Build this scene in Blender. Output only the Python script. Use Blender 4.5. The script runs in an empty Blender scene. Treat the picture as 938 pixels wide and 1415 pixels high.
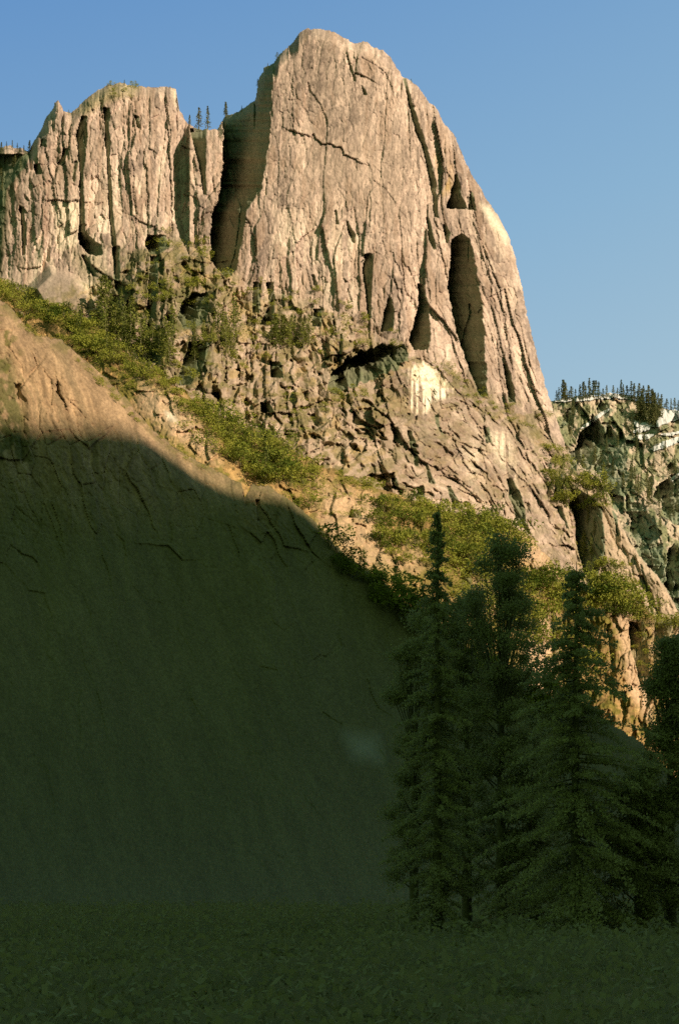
import bpy, math, random
import numpy as np
random.seed(7)
RNG = np.random.default_rng(11)
K = 1.0/1875.0          # tangent of one unit of picture angle
U0, V0, CZ = 469.0, 1250.0, 2.0
SC = bpy.context.scene
COL = SC.collection
R = math.radians
SUN_AZ, SUN_EL = R(50), R(22)       # azimuth: towards the right, measured from straight behind the camera
SH = np.array([math.sin(SUN_AZ), -math.cos(SUN_AZ)])

# ------------------------------------------------------------------ noise
def h2(ix, iy, seed):
    ix = ix.astype(np.int64); iy = iy.astype(np.int64)
    n = (ix*374761393 + iy*668265263 + seed*1442695041) & 0xFFFFFFFF
    n = ((n ^ (n >> 13))*1274126177) & 0xFFFFFFFF
    n = ((n ^ (n >> 16))*2246822519) & 0xFFFFFFFF
    n = n ^ (n >> 15)
    return (n/4294967296.0).astype(np.float32)
def vn(x, y, seed):
    ix = np.floor(x); iy = np.floor(y); fx = x-ix; fy = y-iy
    fx = fx*fx*(3-2*fx); fy = fy*fy*(3-2*fy)
    a = h2(ix, iy, seed); b = h2(ix+1, iy, seed); c = h2(ix, iy+1, seed); d = h2(ix+1, iy+1, seed)
    return (a*(1-fx)+b*fx)*(1-fy)+(c*(1-fx)+d*fx)*fy
def fbm(x, y, seed, octv=4, gain=.5):
    s = 0; a = 1; t = 0
    for i in range(octv):
        s = s+a*vn(x, y, seed+i*17); t += a; a *= gain; x = x*2.03+11.3; y = y*2.03+5.7
    return s/t*2-1
def cells(x, y, seed):
    ix = np.floor(x); iy = np.floor(y)
    f1 = np.full(x.shape, 9., np.float32); f2 = f1.copy()
    r = [np.zeros(x.shape, np.float32) for _ in range(5)]
    for dx in (-1, 0, 1):
        for dy in (-1, 0, 1):
            cx = ix+dx; cy = iy+dy
            px = x-(cx+.1+.8*h2(cx, cy, seed)); py = y-(cy+.1+.8*h2(cx, cy, seed+1))
            d = px*px+py*py
            near = d < f1
            f2 = np.where(near, f1, np.minimum(f2, d)); f1 = np.where(near, d, f1)
            for k, val in enumerate((h2(cx, cy, seed+2), h2(cx, cy, seed+3), h2(cx, cy, seed+4), px, py)):
                r[k] = np.where(near, val, r[k])
    return r, np.sqrt(f2)-np.sqrt(f1)
def facets(x, y, seed, tilt=1.3, bias=0.):
    r, e = cells(x, y, seed)
    return (r[0]-.5)+tilt*((r[1]-.5+bias)*r[3]+(r[2]-.5)*r[4]), r[0], e
def sm(a, b, x):
    t = np.clip((x-a)/(b-a), 0, 1); return t*t*(3-2*t)
def prof(pts, x):
    return np.interp(x, [p[0] for p in pts], [p[1] for p in pts])
def poly_mask(U, V, poly, soft=4.):
    """soft inside mask of a polygon (1 inside)"""
    ins = np.zeros(U.shape, bool); dist = np.full(U.shape, 1e9)
    n = len(poly)
    for i in range(n):
        x0, y0 = poly[i]; x1, y1 = poly[(i+1) % n]
        if y0 != y1:
            c = ((y0 > V) != (y1 > V)) & (U < (x1-x0)*(V-y0)/(y1-y0)+x0)
            ins ^= c
        ex, ey = x1-x0, y1-y0
        t = np.clip(((U-x0)*ex+(V-y0)*ey)/(ex*ex+ey*ey+1e-9), 0, 1)
        dist = np.minimum(dist, np.hypot(U-x0-t*ex, V-y0-t*ey))
    s = np.where(ins, dist, -dist)
    return np.clip(s/soft*.5+.5, 0, 1)
def lin(c):
    return np.array([(x/255/12.92 if x/255 <= .04045 else ((x/255+.055)/1.055)**2.4) for x in c])

# ------------------------------------------------------------------ relief tools (metres of depth, + = away)
SHM = None
def notch(Y, U, V, rows, s=1.6, mpp=.8, jit=1.5, seed=0):
    """a left facing wall cut into the rock: deepest at its left edge"""
    vs = [r[0] for r in rows]
    j = fbm(V/9, U*0+seed*3.1, seed+900, 3)*jit
    j2 = fbm(V/7, U*0+seed*5.1, seed+950, 3)*jit
    Vj = V+fbm(U/6, V*0, seed+970, 2)*jit
    xl = np.interp(Vj, vs, [r[1] for r in rows])+j; xr = np.interp(Vj, vs, [r[2] for r in rows])+j2
    m = (Vj >= vs[0]) & (Vj <= vs[-1]) & (U > xl) & (U < xr)
    global SHM
    if SHM is None or SHM.shape != U.shape: SHM = np.zeros(U.shape)
    SHM = np.maximum(SHM, m*1.)  # mask of the walls that get a painted shade tint later
    return np.where(m, Y+s*mpp*(xr-U), Y)
def seg_dist(U, V, pts):
    best = np.full(U.shape, 1e9); side = np.zeros(U.shape)
    for (x0, y0), (x1, y1) in zip(pts, pts[1:]):
        ex, ey = x1-x0, y1-y0; L = math.hypot(ex, ey)
        t = np.clip(((U-x0)*ex+(V-y0)*ey)/(L*L), 0, 1)
        d = np.hypot(U-x0-t*ex, V-y0-t*ey)
        s = ((U-x0)*ey-(V-y0)*ex)/L          # >0: right of a downward line / above a rightward line
        near = d < best
        side = np.where(near, s, side); best = np.where(near, d, best)
    return best, side
def step(Y, U, V, pts, h, L=10., w=1):
    """the rock right of (above) the line stands h metres proud and fades back over L"""
    us = [p[0] for p in pts]; vs = [p[1] for p in pts]; pad = L*4
    Uj = U+fbm(U/8, V/8, int(us[0]*7+vs[0]), 3)*3; Vj = V+fbm(U/8, V/8, int(us[0]*3+vs[0]*5), 3)*3
    box = (U > min(us)-pad) & (U < max(us)+pad) & (V > min(vs)-pad) & (V < max(vs)+pad)
    r, c = np.where(box.any(1))[0], np.where(box.any(0))[0]
    if len(r) == 0 or len(c) == 0: return Y
    sl = (slice(r[0], r[-1]+1), slice(c[0], c[-1]+1))
    d, s = seg_dist(Uj[sl], Vj[sl], pts)
    Y = Y.copy()
    Y[sl] = Y[sl]-np.where(s > 0, h*np.exp(-d/L), 0)+(d < 1.2*w)*h*.4
    return Y

# ------------------------------------------------------------------ mesh from relief grid
def P(u, v, Y):
    return np.stack([(u-U0)*K*Y, Y, CZ+(V0-v)*K*Y], -1)
def relief_mesh(name, U, V, Y, mask, col, mat, back=160.):
    H, W = U.shape
    quad = mask[:-1, :-1] & mask[1:, :-1] & mask[:-1, 1:] & mask[1:, 1:]
    qi, qj = np.where(quad)
    idx = np.arange(H*W).reshape(H, W)
    f = np.stack([idx[qi, qj], idx[qi+1, qj], idx[qi+1, qj+1], idx[qi, qj+1]], 1)
    # boundary edges, directed as in their face
    e = np.concatenate([f[:, [0, 1]], f[:, [1, 2]], f[:, [2, 3]], f[:, [3, 0]]])
    key = np.minimum(e[:, 0], e[:, 1])*np.int64(H*W)+np.maximum(e[:, 0], e[:, 1])
    uk, inv, cnt = np.unique(key, return_inverse=True, return_counts=True)
    be = e[cnt[inv] == 1]
    co = P(U, V, Y).reshape(-1, 3)
    bv = np.unique(be)
    mp = np.full(H*W, -1, np.int64); mp[bv] = np.arange(len(bv))
    rings = [co[bv]+np.array([0, back*t, -back*.12*t]) for t in (.3, 1.)]
    base = H*W
    allco = np.concatenate([co]+rings); allcol = np.concatenate([col.reshape(-1, 3)]+[col.reshape(-1, 3)[bv]]*2)
    sk = []
    prev = be
    for k in range(2):
        nxt = mp[be]+base+k*len(bv)
        sk.append(np.stack([prev[:, 1], prev[:, 0], nxt[:, 0], nxt[:, 1]], 1)); prev = nxt
    faces = np.concatenate([f]+sk)
    used = np.unique(faces); rm = np.full(len(allco), -1, np.int64); rm[used] = np.arange(len(used))
    faces = rm[faces]; allco = allco[used]; allcol = allcol[used]
    return np_mesh(name, allco, faces, mat, allcol)
def np_mesh(name, co, faces, mat, col=None, link=True, smooth=False):
    me = bpy.data.meshes.new(name)
    n = len(faces); k = faces.shape[1]
    me.vertices.add(len(co)); me.vertices.foreach_set('co', np.ascontiguousarray(co, np.float32).ravel())
    me.loops.add(n*k); me.loops.foreach_set('vertex_index', np.ascontiguousarray(faces, np.int32).ravel())
    me.polygons.add(n); me.polygons.foreach_set('loop_start', np.arange(0, n*k, k, dtype=np.int32))
    if smooth: me.polygons.foreach_set('use_smooth', np.ones(n, bool))
    if col is not None:
        a = me.color_attributes.new('Tone', 'FLOAT_COLOR', 'POINT')
        c4 = np.concatenate([col, np.ones((len(col), 1))], 1)
        a.data.foreach_set('color', c4.astype(np.float32).ravel())
    me.update(calc_edges=True)
    me.materials.append(mat)
    if not link: return me
    o = bpy.data.objects.new(name, me); COL.objects.link(o)
    return o
def structure(o):
    o['kind'] = 'structure'; return o
def tag(o, label, cat, group=None, kind=None):
    o['label'] = label; o['category'] = cat
    if group: o['group'] = group
    if kind: o['kind'] = kind
    return o

# ------------------------------------------------------------------ materials
def new_mat(name):
    m = bpy.data.materials.new(name); m.use_nodes = True
    nt = m.node_tree; b = nt.nodes['Principled BSDF']
    b.inputs['Roughness'].default_value = .95
    b.inputs['Specular IOR Level'].default_value = .1
    return m, nt, b
def rock_mat(name, scale, amt=.35, bump=.6):
    m, nt, b = new_mat(name); N = nt.nodes; Lk = nt.links
    at = N.new('ShaderNodeAttribute'); at.attribute_name = 'Tone'
    tc = N.new('ShaderNodeTexCoord'); mp = N.new('ShaderNodeMapping'); mp.inputs['Scale'].default_value = (1, 1, .45)
    nz = N.new('ShaderNodeTexNoise'); nz.inputs['Scale'].default_value = scale; nz.inputs['Detail'].default_value = 6; nz.inputs['Roughness'].default_value = .75
    mr = N.new('ShaderNodeMapRange'); mr.inputs['From Min'].default_value = .3; mr.inputs['From Max'].default_value = .7
    mr.inputs['To Min'].default_value = 1-amt; mr.inputs['To Max'].default_value = 1+amt*.6
    mx = N.new('ShaderNodeVectorMath'); mx.operation = 'SCALE'
    bp = N.new('ShaderNodeBump'); bp.inputs['Strength'].default_value = bump; bp.inputs['Distance'].default_value = 1.2/scale*.2
    Lk.new(tc.outputs['Object'], mp.inputs['Vector']); Lk.new(mp.outputs[0], nz.inputs['Vector'])
    Lk.new(nz.outputs['Fac'], mr.inputs['Value']); Lk.new(at.outputs['Color'], mx.inputs[0]); Lk.new(mr.outputs[0], mx.inputs['Scale'])
    Lk.new(mx.outputs[0], b.inputs['Base Color']); Lk.new(nz.outputs['Fac'], bp.inputs['Height']); Lk.new(bp.outputs[0], b.inputs['Normal'])
    return m
def leaf_mat(name, c0, c1, trans=.25):
    m, nt, b = new_mat(name); N = nt.nodes; Lk = nt.links
    oi = N.new('ShaderNodeObjectInfo'); tc = N.new('ShaderNodeTexCoord')
    nz = N.new('ShaderNodeTexNoise'); nz.inputs['Scale'].default_value = 1.3; nz.inputs['Detail'].default_value = 3
    ad = N.new('ShaderNodeMath'); ad.operation = 'MULTIPLY_ADD'; ad.inputs[1].default_value = .45
    ml = N.new('ShaderNodeMath'); ml.operation = 'MULTIPLY'; ml.inputs[1].default_value = .75
    rp = N.new('ShaderNodeValToRGB'); rp.color_ramp.elements[0].color = (*c0, 1); rp.color_ramp.elements[1].color = (*c1, 1)
    rp.color_ramp.elements[0].position = .2; rp.color_ramp.elements[1].position = .8
    Lk.new(tc.outputs['Object'], nz.inputs['Vector']); Lk.new(oi.outputs['Random'], ml.inputs[0])
    Lk.new(nz.outputs['Fac'], ad.inputs[0]); Lk.new(ml.outputs[0], ad.inputs[2]); Lk.new(ad.outputs[0], rp.inputs['Fac'])
    Lk.new(rp.outputs['Color'], b.inputs['Base Color'])
    if trans:
        t = N.new('ShaderNodeBsdfTranslucent'); mx = N.new('ShaderNodeMixShader'); mx.inputs[0].default_value = trans
        Lk.new(rp.outputs['Color'], t.inputs['Color']); Lk.new(b.outputs[0], mx.inputs[1]); Lk.new(t.outputs[0], mx.inputs[2])
        Lk.new(mx.outputs[0], nt.nodes['Material Output'].inputs['Surface'])
    return m
M_ROCK = rock_mat('granite', .35, .25)
M_NEAR = rock_mat('stained_shaded_granite', .55, .22)
M_FAR = rock_mat('far_rock', .12, .4)
M_SHRUB = leaf_mat('shrub_leaves', (.08, .135, .02), (.38, .40, .07), .25)
M_SHRUB2 = leaf_mat('shrub_leaves_yellow', (.30, .25, .05), (.60, .42, .12), .35)
M_CONIF = leaf_mat('conifer_needles', (.13, .175, .045), (.31, .33, .08), .3)
M_CONIFD = leaf_mat('far_conifer_needles', (.11, .15, .07), (.24, .25, .10), .3)
M_FORE = leaf_mat('foreground_needles', (.29, .30, .11), (.40, .40, .16), .3)
M_BRUSH = leaf_mat('brush_leaves', (.25, .25, .10), (.36, .36, .15), .3)
M_WOOD = leaf_mat('shaded_needles', (.44, .44, .21), (.50, .50, .25), .45)
M_BARK, nt_, b_ = new_mat('bark')
nz_ = nt_.nodes.new('ShaderNodeTexNoise'); nz_.inputs['Scale'].default_value = 6
rp_ = nt_.nodes.new('ShaderNodeValToRGB'); rp_.color_ramp.elements[0].color = (.13, .13, .06, 1); rp_.color_ramp.elements[1].color = (.2, .19, .09, 1)
nt_.links.new(nz_.outputs['Fac'], rp_.inputs[0]); nt_.links.new(rp_.outputs[0], b_.inputs['Base Color'])
M_SNOW, nt_, b_ = new_mat('snow')
nz_ = nt_.nodes.new('ShaderNodeTexNoise'); nz_.inputs['Scale'].default_value = .1
rp_ = nt_.nodes.new('ShaderNodeValToRGB'); rp_.color_ramp.elements[0].color = (.72, .74, .78, 1); rp_.color_ramp.elements[1].color = (.85, .85, .86, 1)
nt_.links.new(nz_.outputs['Fac'], rp_.inputs[0]); nt_.links.new(rp_.outputs[0], b_.inputs['Base Color'])

# ------------------------------------------------------------------ outlines (picture angle units)
TOP_M = [(-80,222),(-30,208),(0,203),(12,200),(40,207),(45,196),(55,180),(65,160),(72,150),(76,140),(82,139),(88,152),(98,155),(110,143),(125,130),(140,120),(165,113),
 (190,118),(205,119),(225,118),(243,122),(245,148),(252,155),(256,165),(265,172),(275,178),(300,176),(312,158),(330,152),(345,143),(352,138),(356,112),(365,92),(378,86),
 (384,75),(400,62),(412,44),(425,38),(445,40),(460,42),(470,48),(490,58),(505,56),(518,65),(530,68),(545,85),(555,103),(565,108),(578,118),(590,135),(605,150),(615,170),
 (630,190),(640,215),(655,245),(670,270),(690,300),(705,330),(715,365),(722,400),(730,440),(740,480),(748,510),(758,545),(768,575),(778,605),(787,638),(793,690),(800,800),(812,1200)]
TOP_H = [(-80,366),(0,385),(40,405),(90,430),(130,447),(170,482),(210,508),(245,533),(280,560),(330,585),(380,605),(440,640),(500,665),(560,685),(620,705),(680,715),
 (720,732),(736,742),(760,772),(785,800),(815,815),(850,800),(880,830),(905,850),(938,858),(1010,880)]
TOP_N = [(-80,380),(0,412),(18,424),(34,446),(50,464),(85,468),(110,490),(140,515),(175,550),(205,588),(235,612),(270,634),(310,655),(334,668),(338,688),(346,668),(372,672),
 (400,690),(430,715),(455,742),(480,768),(520,795),(560,830),(600,860),(640,890),(700,940),(760,965),(820,985),(880,1020),(938,1075),(1010,1110)]
CV = [(-80,392),(60,405),(150,372),(220,322),(300,340),(340,392),(450,420),(520,462),(600,500),(700,565),(790,615)]

def base_M(U, V):
    Y = 1500+.14*(420-V)
    Y += np.where(U > 470, .0011*(U-470)**2, 0)+np.where(U < 420, 0, 0)
    Y += np.where(U < 262, 14+.0012*(U-150)**2, 0)*sm(40, -40, V-prof(CV, U))
    Y -= .72*np.clip(V-prof(CV, U), 0, None)
    return Y

# ================================================================== the granite massif
u = np.arange(-76, 812, 1.0); v = np.arange(26, 800, 1.0)
U, V = np.meshgrid(u, v)
Y = base_M(U, V)
top = prof(TOP_M, U+fbm(V/7, U*0, 5, 3)*1.6)+fbm(U/5, U*0, 9, 3)*2.2
d = V-top
slope = np.gradient(prof(TOP_M, u)); dperp = d/np.sqrt(1+np.clip(slope[None, :], -3, 3)**2)
Y += 40*np.clip(1-dperp/16, 0, 1)**2
apron = sm(-15, 40, V-prof(CV, U))
lean = sm(520, 690, U)*.34
Ur = U-lean*(V-400)-apron*.38*np.clip(V-prof(CV, U), 0, 200)*sm(380, 560, U)
wx = fbm(U/60, V/110, 21, 2)*8+fbm(U/9, V/14, 22, 2)*1.2*(1+apron); wy = fbm(U/40, V/50, 23, 3)*14
X1 = Ur+wx; Y1 = V+wy+.15*X1
smooth_face = poly_mask(U, V, [(385,60),(480,60),(550,110),(590,240),(600,330),(480,300),(380,290)], 60)
ruf = .9-.6*smooth_face+.4*apron
ruf *= 1+.35*fbm(U/70, V/90, 77, 2)
def mixf(f, g, w):
    return tuple(p*(1-w)+q*w for p, q in zip(f, g))
a1, c1, e1 = facets(X1/46, Y1/170, 31, 1.5, .2)
a2, c2, e2 = mixf(facets(X1/16+3, Y1/85, 37, 1.6, .22), facets(X1/20+3, Y1/38, 38, 1.6, .1), apron)
a3, c3, e3 = mixf(facets((X1+wx*.3)/7.5, Y1/22, 41, 1.6, .15), facets((X1+wx*.3)/8, Y1/15, 42, 1.6, .1), apron)
a4, c4, e4 = mixf(facets((X1-wy*.2)/3.3, Y1/8, 47, 1.6, .1), facets((X1-wy*.2)/3.4, Y1/6, 48, 1.5), apron)
big = 1-.5*smooth_face
a5, c5, e5 = facets(X1/2.1+.3*Y1/3, Y1/4.2, 49, 1.6)
rap = apron*sm(500, 600, U)
big = big*(1-.45*rap)
a6, c6, e6 = facets((U-.35*(V-400)*rap+wy)/34, (V+.3*U+wx)/30, 43, 1.7)
Y += ruf*big*(8*a1+3.4*a2*(1-.3*smooth_face))+apron*(1-.6*rap)*13*a6+ruf*(1.9-.3*apron)*a3+(.25+.4*ruf)*(1-.4*apron)*(1.25*a4+.7*a5)+.35*fbm(X1/3, V/5, 51, 3)
# vertical cracks between columns
crk = np.clip(1-e3/.07, 0, 1)*sm(.5, .65, vn(U/26, V/40, 53))
Y += crk*1.5*(.4+.6*ruf)
crk2 = np.clip(1-e2/.045, 0, 1)*sm(.5, .7, vn(U/18, V/50, 54))
Y += crk2*1.4*(1-smooth_face)
br = sm(.36, .52, fbm(X1/6, V/26, 56, 3)); Y += br*4*ruf*(1-.5*smooth_face)*(.35+.65*apron)
br2 = sm(.25, .42, fbm(X1/15+20, V/20, 57, 4, .55))*apron*(1-.5*sm(520, 640, U)); Y += br2*9
# diagonal ledges of the broken lower zone
lg = (V-.45*U)/23+fbm(U/30, V/30, 61, 3)*1.1
st = lg-np.floor(lg)
ledge_amt = apron*(1-.6*sm(520, 640, U))
Y += ledge_amt*8*(st-.5)
gul = fbm(X1/22, V/60, 63, 3)
Y += apron*14*np.abs(gul)*(1-.5*sm(500, 640, U))
# the shadowed walls
NOTCH = [
 ([(58,394,401),(80,372,386),(110,350,377),(140,338,375),(158,306,374),(190,309,372),(230,307,366),(260,303,362),(275,300,352),(290,294,342),(310,292,338),(330,291,334),(360,291,328),(382,312,322)], 2.5),
 ([(176,262,286),(200,267,285),(240,277,284),(268,281,285)], 1.7),
 ([(324,634,640),(331,624,650),(360,622,656),(400,618,663),(430,624,668),(460,631,669),(490,640,669),(520,652,673),(548,663,673)], 1.7),
 ([(477,520,556),(484,500,563),(495,476,563),(508,462,552),(520,455,522),(530,453,495),(540,453,468)], 1.05),
 ([(350,504,516),(372,500,515),(400,504,513),(440,508,513)], 1.5),
 ([(412,536,541),(430,530,545),(458,525,543)], 1.5),
 ([(392,577,585),(420,578,592),(450,571,594),(470,564,595),(483,572,590)], 1.6),
 ([(240,629,632),(268,622,638),(288,616,646)], 1.5), ([(265,650,653),(290,647,658)], 1.4),
 ([(108,557,561),(150,565,573),(180,573,583),(210,585,592),(250,594,603),(300,600,606)], 1.5),
 ([(310,612,617),(322,614,622),(335,615,619)], 1.4), ([(300,588,592),(330,592,600),(345,598,602)], 1.3),
 ([(305,478,481),(325,482,492),(335,488,490)], 1.4), ([(290,462,466),(310,464,468)], 1.4),
 ([(503,695,700),(520,697,706),(556,703,714)], 1.5),
 ([(660,700,705),(685,703,722),(728,716,728)], 1.5), ([(672,617,622),(702,626,641)], 1.4),
 ([(595,562,568),(615,566,575),(645,574,579)], 1.3), ([(590,544,550),(612,542,556)], 1.4),
 ([(640,586,590),(668,592,602)], 1.3), ([(672,575,586),(690,578,588)], 1.3), ([(585,602,607),(572,601,606),(600,610,613)], 1.2),
 ([(148,142,152),(180,144,151),(230,147,153),(300,151,157),(350,155,162),(402,159,166)], 1.5),
 ([(160,112,120),(186,104,122),(198,106,120),(240,110,115),(290,110,117),(330,107,118)], 1.4),
 ([(322,108,116),(338,110,140),(352,122,142)], 1.4), ([(352,112,120),(382,128,134)], 1.4),
 ([(205,88,96),(228,79,87)], 1.4), ([(285,26,34),(310,29,36),(352,31,36)], 1.4),
 ([(160,186,192),(176,188,194)], 1.4), ([(212,-80,44),(230,-80,34),(260,-80,10),(330,-80,2),(372,-80,0)], .95),
 ([(192,57,64),(202,55,66)], 1.3), ([(225,47,56),(240,49,58)], 1.3), ([(222,103,108),(250,100,104)],1.2),
 ([(404,266,288),(420,250,289),(440,246,287),(454,252,268)], 1.5), ([(408,152,171),(442,153,172)], 1.4),
 ([(354,208,218),(400,204,219),(440,203,213)], 1.4), ([(340,157,166),(392,157,166)], 1.4),
 ([(474,204,222),(500,202,222)], 1.4), ([(472,262,292),(500,252,284),(532,243,262)], 1.3),
 ([(324,204,228),(340,200,236),(350,206,222)], 1.4),
 ([(390,350,361),(432,348,358)], 1.4), ([(390,368,377),(420,372,380),(448,358,378)], 1.4),
 ([(426,432,445),(450,431,444)], 1.3), ([(400,388,392),(424,390,394)], 1.3), ([(462,470,474),(500,466,472)], 1.3),
 ([(380,430,434),(395,433,440)], 1.3), ([(500,372,388),(522,374,392)], 1.2), ([(556,360,372),(570,362,380)], 1.3),
 ([(640,757,762),(700,764,772)], 1.3), ([(590,668,676),(612,672,680)], 1.3), ([(660,540,548),(674,543,552)], 1.2),
 ([(75,478,481),(92,482,486),(112,488,492)], 1.2), ([(118,499,502),(130,502,508)], 1.2),
]
for i, (rows, s) in enumerate(NOTCH):
    rows = sorted(rows)
    Y = notch(Y, U, V, rows, s*1.25, .8, {0: 2.6, 2: 2.6, 3: 5.0}.get(i, 1.8), i+1)
# cracks and roofs (right of / above the line stands proud)
STEPS = [([(405,110),(404,150),(406,182)], 2.2, 8), ([(404,180),(428,190),(432,186),(445,197),(470,202),(474,213),(496,222)], 4.2, 12),
  ([(74,276),(110,278)], 5, 16), 
 ([(480,90),(500,76),(530,96),(540,120)], 2, 8),
 ([(200,215),(204,260),(206,340)], 4, 12), ([(228,120),(232,180),(236,250),(238,320)], 5, 12), ([(170,130),(172,200),(176,260)], 2.5, 10),
 ([(186,150),(182,210),(188,300),(190,360)], 3, 10), ([(62,200),(74,260),(84,305)], 4, 9),
 ([(545,380),(552,420),(550,460)], 4, 12), ([(600,300),(612,360),(628,420),(640,470)], 4, 12), ([(672,350),(690,400),(700,460),(706,500)], 4, 12),
 ([(655,300),(672,350),(680,400)], 3, 9), ([(520,250),(540,270),(560,300),(575,350)], 1.2, 8), ([(735,535),(750,550)], 4, 10),
 ([(640,612),(668,622)], 6, 14), ([(560,500),(575,494),(600,505),(640,548),(660,590)], 5, 16), ([(678,400),(690,440)], 3, 10),
 ([(670,560),(668,600),(665,622)], 4, 12), ([(620,590),(640,640),(690,700)], 5, 14), ([(700,640),(730,670),(755,705)], 5, 14),
 ([(340,300),(352,330),(356,375)], 4, 12), 
 ([(720,650),(745,690),(760,720)], 5, 12), ([(130,368),(165,392),(185,400)], 8, 14), ([(528,540),(530,600)], 4, 10)]
for pts, h, L in STEPS: Y = step(Y, U, V, pts, h*.7, L*.8)
# the arched slab under the dark ledge stands proud
Y -= 14*poly_mask(U, V, [(470,545),(520,520),(560,495),(600,505),(650,560),(660,620),(560,640),(480,620)], 40)
# smooth slab below the left tower
slab = poly_mask(U, V, [(44,398),(70,372),(105,385),(118,412),(100,430),(60,425)], 6)
YS = 1478-.5*(V-400)+.1*(U-80)
Y = Y*(1-slab*.9)+YS*slab*.9

# ---- tones
base = np.array([.555, .43, .365])
C = np.ones(U.shape+(3,))*base
t = 1+.44*fbm(X1/26, V/70, 81, 5, .7)+.24*(c1-.5)+.40*(c2-.5)+.36*(c3-.5)+.34*(c4-.5)+.26*(c5-.5)
strk = fbm(U/2.6, V/70, 85, 3); t = t*(1+.13*strk*(1-apron*.5))
t = np.where(e3 < .05, t*.85, t)
C *= t[..., None]
def blend(mask, colr):
    global C
    C = C*(1-mask[..., None])+np.array(colr)*mask[..., None]
n1 = fbm(U/14, V/34, 91, 4)
pale = np.clip(poly_mask(U, V, [(385,300),(500,310),(515,440),(470,430),(380,370)], 30)*.7
  +poly_mask(U, V, [(150,240),(245,210),(262,340),(180,350),(120,400),(110,300)], 30)*.7
  +poly_mask(U, V, [(40,320),(75,280),(108,280),(108,340),(70,400),(30,410)], 14)*.8
  +poly_mask(U, V, [(655,280),(690,300),(740,480),(765,580),(700,520),(670,360)], 20)*.5
  +poly_mask(U, V, [(560,560),(700,560),(760,700),(700,700),(600,640)], 30)*.45, 0, 1)*sm(-.35, .15, n1)
blend(pale*.7*sm(.42, .72, c2*.4+c3*.4+.2+.25*strk), (1.1, .93, .75))
brn = sm(.05, .4, fbm(X1/12, V/45, 97, 4, .6)); blend(brn*.45, (.40, .275, .20))
blend(poly_mask(U, V, [(75,279),(110,279),(108,338),(78,348)], 3)*.8, (.86, .74, .58))
blend(poly_mask(U, V, [(236,122),(246,124),(246,152),(240,140)], 3)*.8, (.86, .74, .58))
blend(poly_mask(U, V, [(664,282),(676,286),(702,325),(698,335),(680,312)], 5)*.85, (.95, .86, .68))
white = poly_mask(U, V, [(566,508),(585,500),(606,515),(626,536),(622,548),(600,554),(590,570),(574,572),(562,560)], 3)*sm(-.45, -.2, strk+.5*n1)
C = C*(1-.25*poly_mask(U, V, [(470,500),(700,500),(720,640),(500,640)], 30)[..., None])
blend(white, (1.3, 1.15, .95))
white2 = poly_mask(U, V, [(676,600),(700,598),(706,630),(700,650),(688,636)], 7)*sm(-.3, .1, strk)
blend(white2, (.95, .84, .68))
blend(poly_mask(U, V, [(640,622),(664,620),(660,640),(652,668),(644,640)], 6)*.6, (.95, .82, .66))
blend(poly_mask(U, V, [(106,388),(130,392),(148,396),(128,415)], 5)*.8, (.95, .84, .66))
blend(slab*.8, (.37, .30, .255))
blend(poly_mask(U, V, [(95,345),(140,350),(145,395),(110,380)], 10)*.6, (.36, .32, .20))
olive = poly_mask(U, V, [(98,156),(125,130),(165,112),(195,118),(186,130),(150,140),(120,158)], 5)
blend(olive*.65, (.36, .32, .17))
blend(poly_mask(U, V, [(603,215),(622,230),(625,262),(610,270)], 6)*.55*sm(-.2, .3, n1), (.62, .42, .10))
for pl, a in (([(74,200),(110,175),(108,250),(78,270),(60,240)], .35), ([(110,196),(142,190),(145,280),(112,275)], .25), ([(420,190),(560,200),(560,300),(440,290)], .2)):
    blend(poly_mask(U, V, pl, 15)*a, (.50, .38, .29))
# moss, grass and low scrub on the ledges
gv = np.gradient(Y, axis=0)
mossn = fbm(U/9, V/7, 101, 4)+.35*fbm(U/40, V/40, 103, 2)
mz = np.clip(1.15*apron*(1-.75*sm(470, 600, U))+.9*poly_mask(U, V, [(440,530),(500,520),(520,560),(450,590)], 14)+.6*poly_mask(U, V, [(560,480),(620,500),(700,560),(770,560),(740,600),(640,560),(560,505)], 14)
   +.9*poly_mask(U, V, [(740,600),(790,640),(800,760),(760,700)], 14), 0, 1)
moss = mz*sm(.05, .3, mossn+np.clip(-gv-.5, -.3, .5)*.35)
blend(np.clip(moss+br2*.7, 0, 1)*.85, (.15, .15, .04))
blend(apron*(1-.6*rap)*.45, (.37, .285, .18))
blend(poly_mask(U, V, [(150,345),(240,330),(300,400),(300,540),(200,500),(150,440)], 25)*sm(-.2, .2, fbm(U/13, V/16, 108, 4))*.7, (.12, .13, .045))
tanv = mz*sm(.1, .35, fbm(U/16, V/12, 107, 3))*(1-moss)
blend(tanv*.5, (.46, .34, .13))
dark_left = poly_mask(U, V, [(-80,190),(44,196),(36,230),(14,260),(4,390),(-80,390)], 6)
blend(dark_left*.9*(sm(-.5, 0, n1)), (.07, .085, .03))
blend(SHM*.8, (.19, .225, .135))  # shade of the cut walls put into their colour, dark green
speck = lambda a: (1+a*(h2(U/1.01, V/1.01, 777)-.5)*2+a*(vn(U/1.9, V/1.9, 778)-.5)*2)[..., None]
C *= speck(.13)
Cm = np.clip(C, .02, 1.0)
hb = prof(TOP_H, U)
mask = (d > 0) & (V < np.where(U < 740, hb+34, hb+60)) & (V < 790)
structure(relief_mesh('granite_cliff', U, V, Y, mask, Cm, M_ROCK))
YM, UM, VM = Y, u, v

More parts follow.
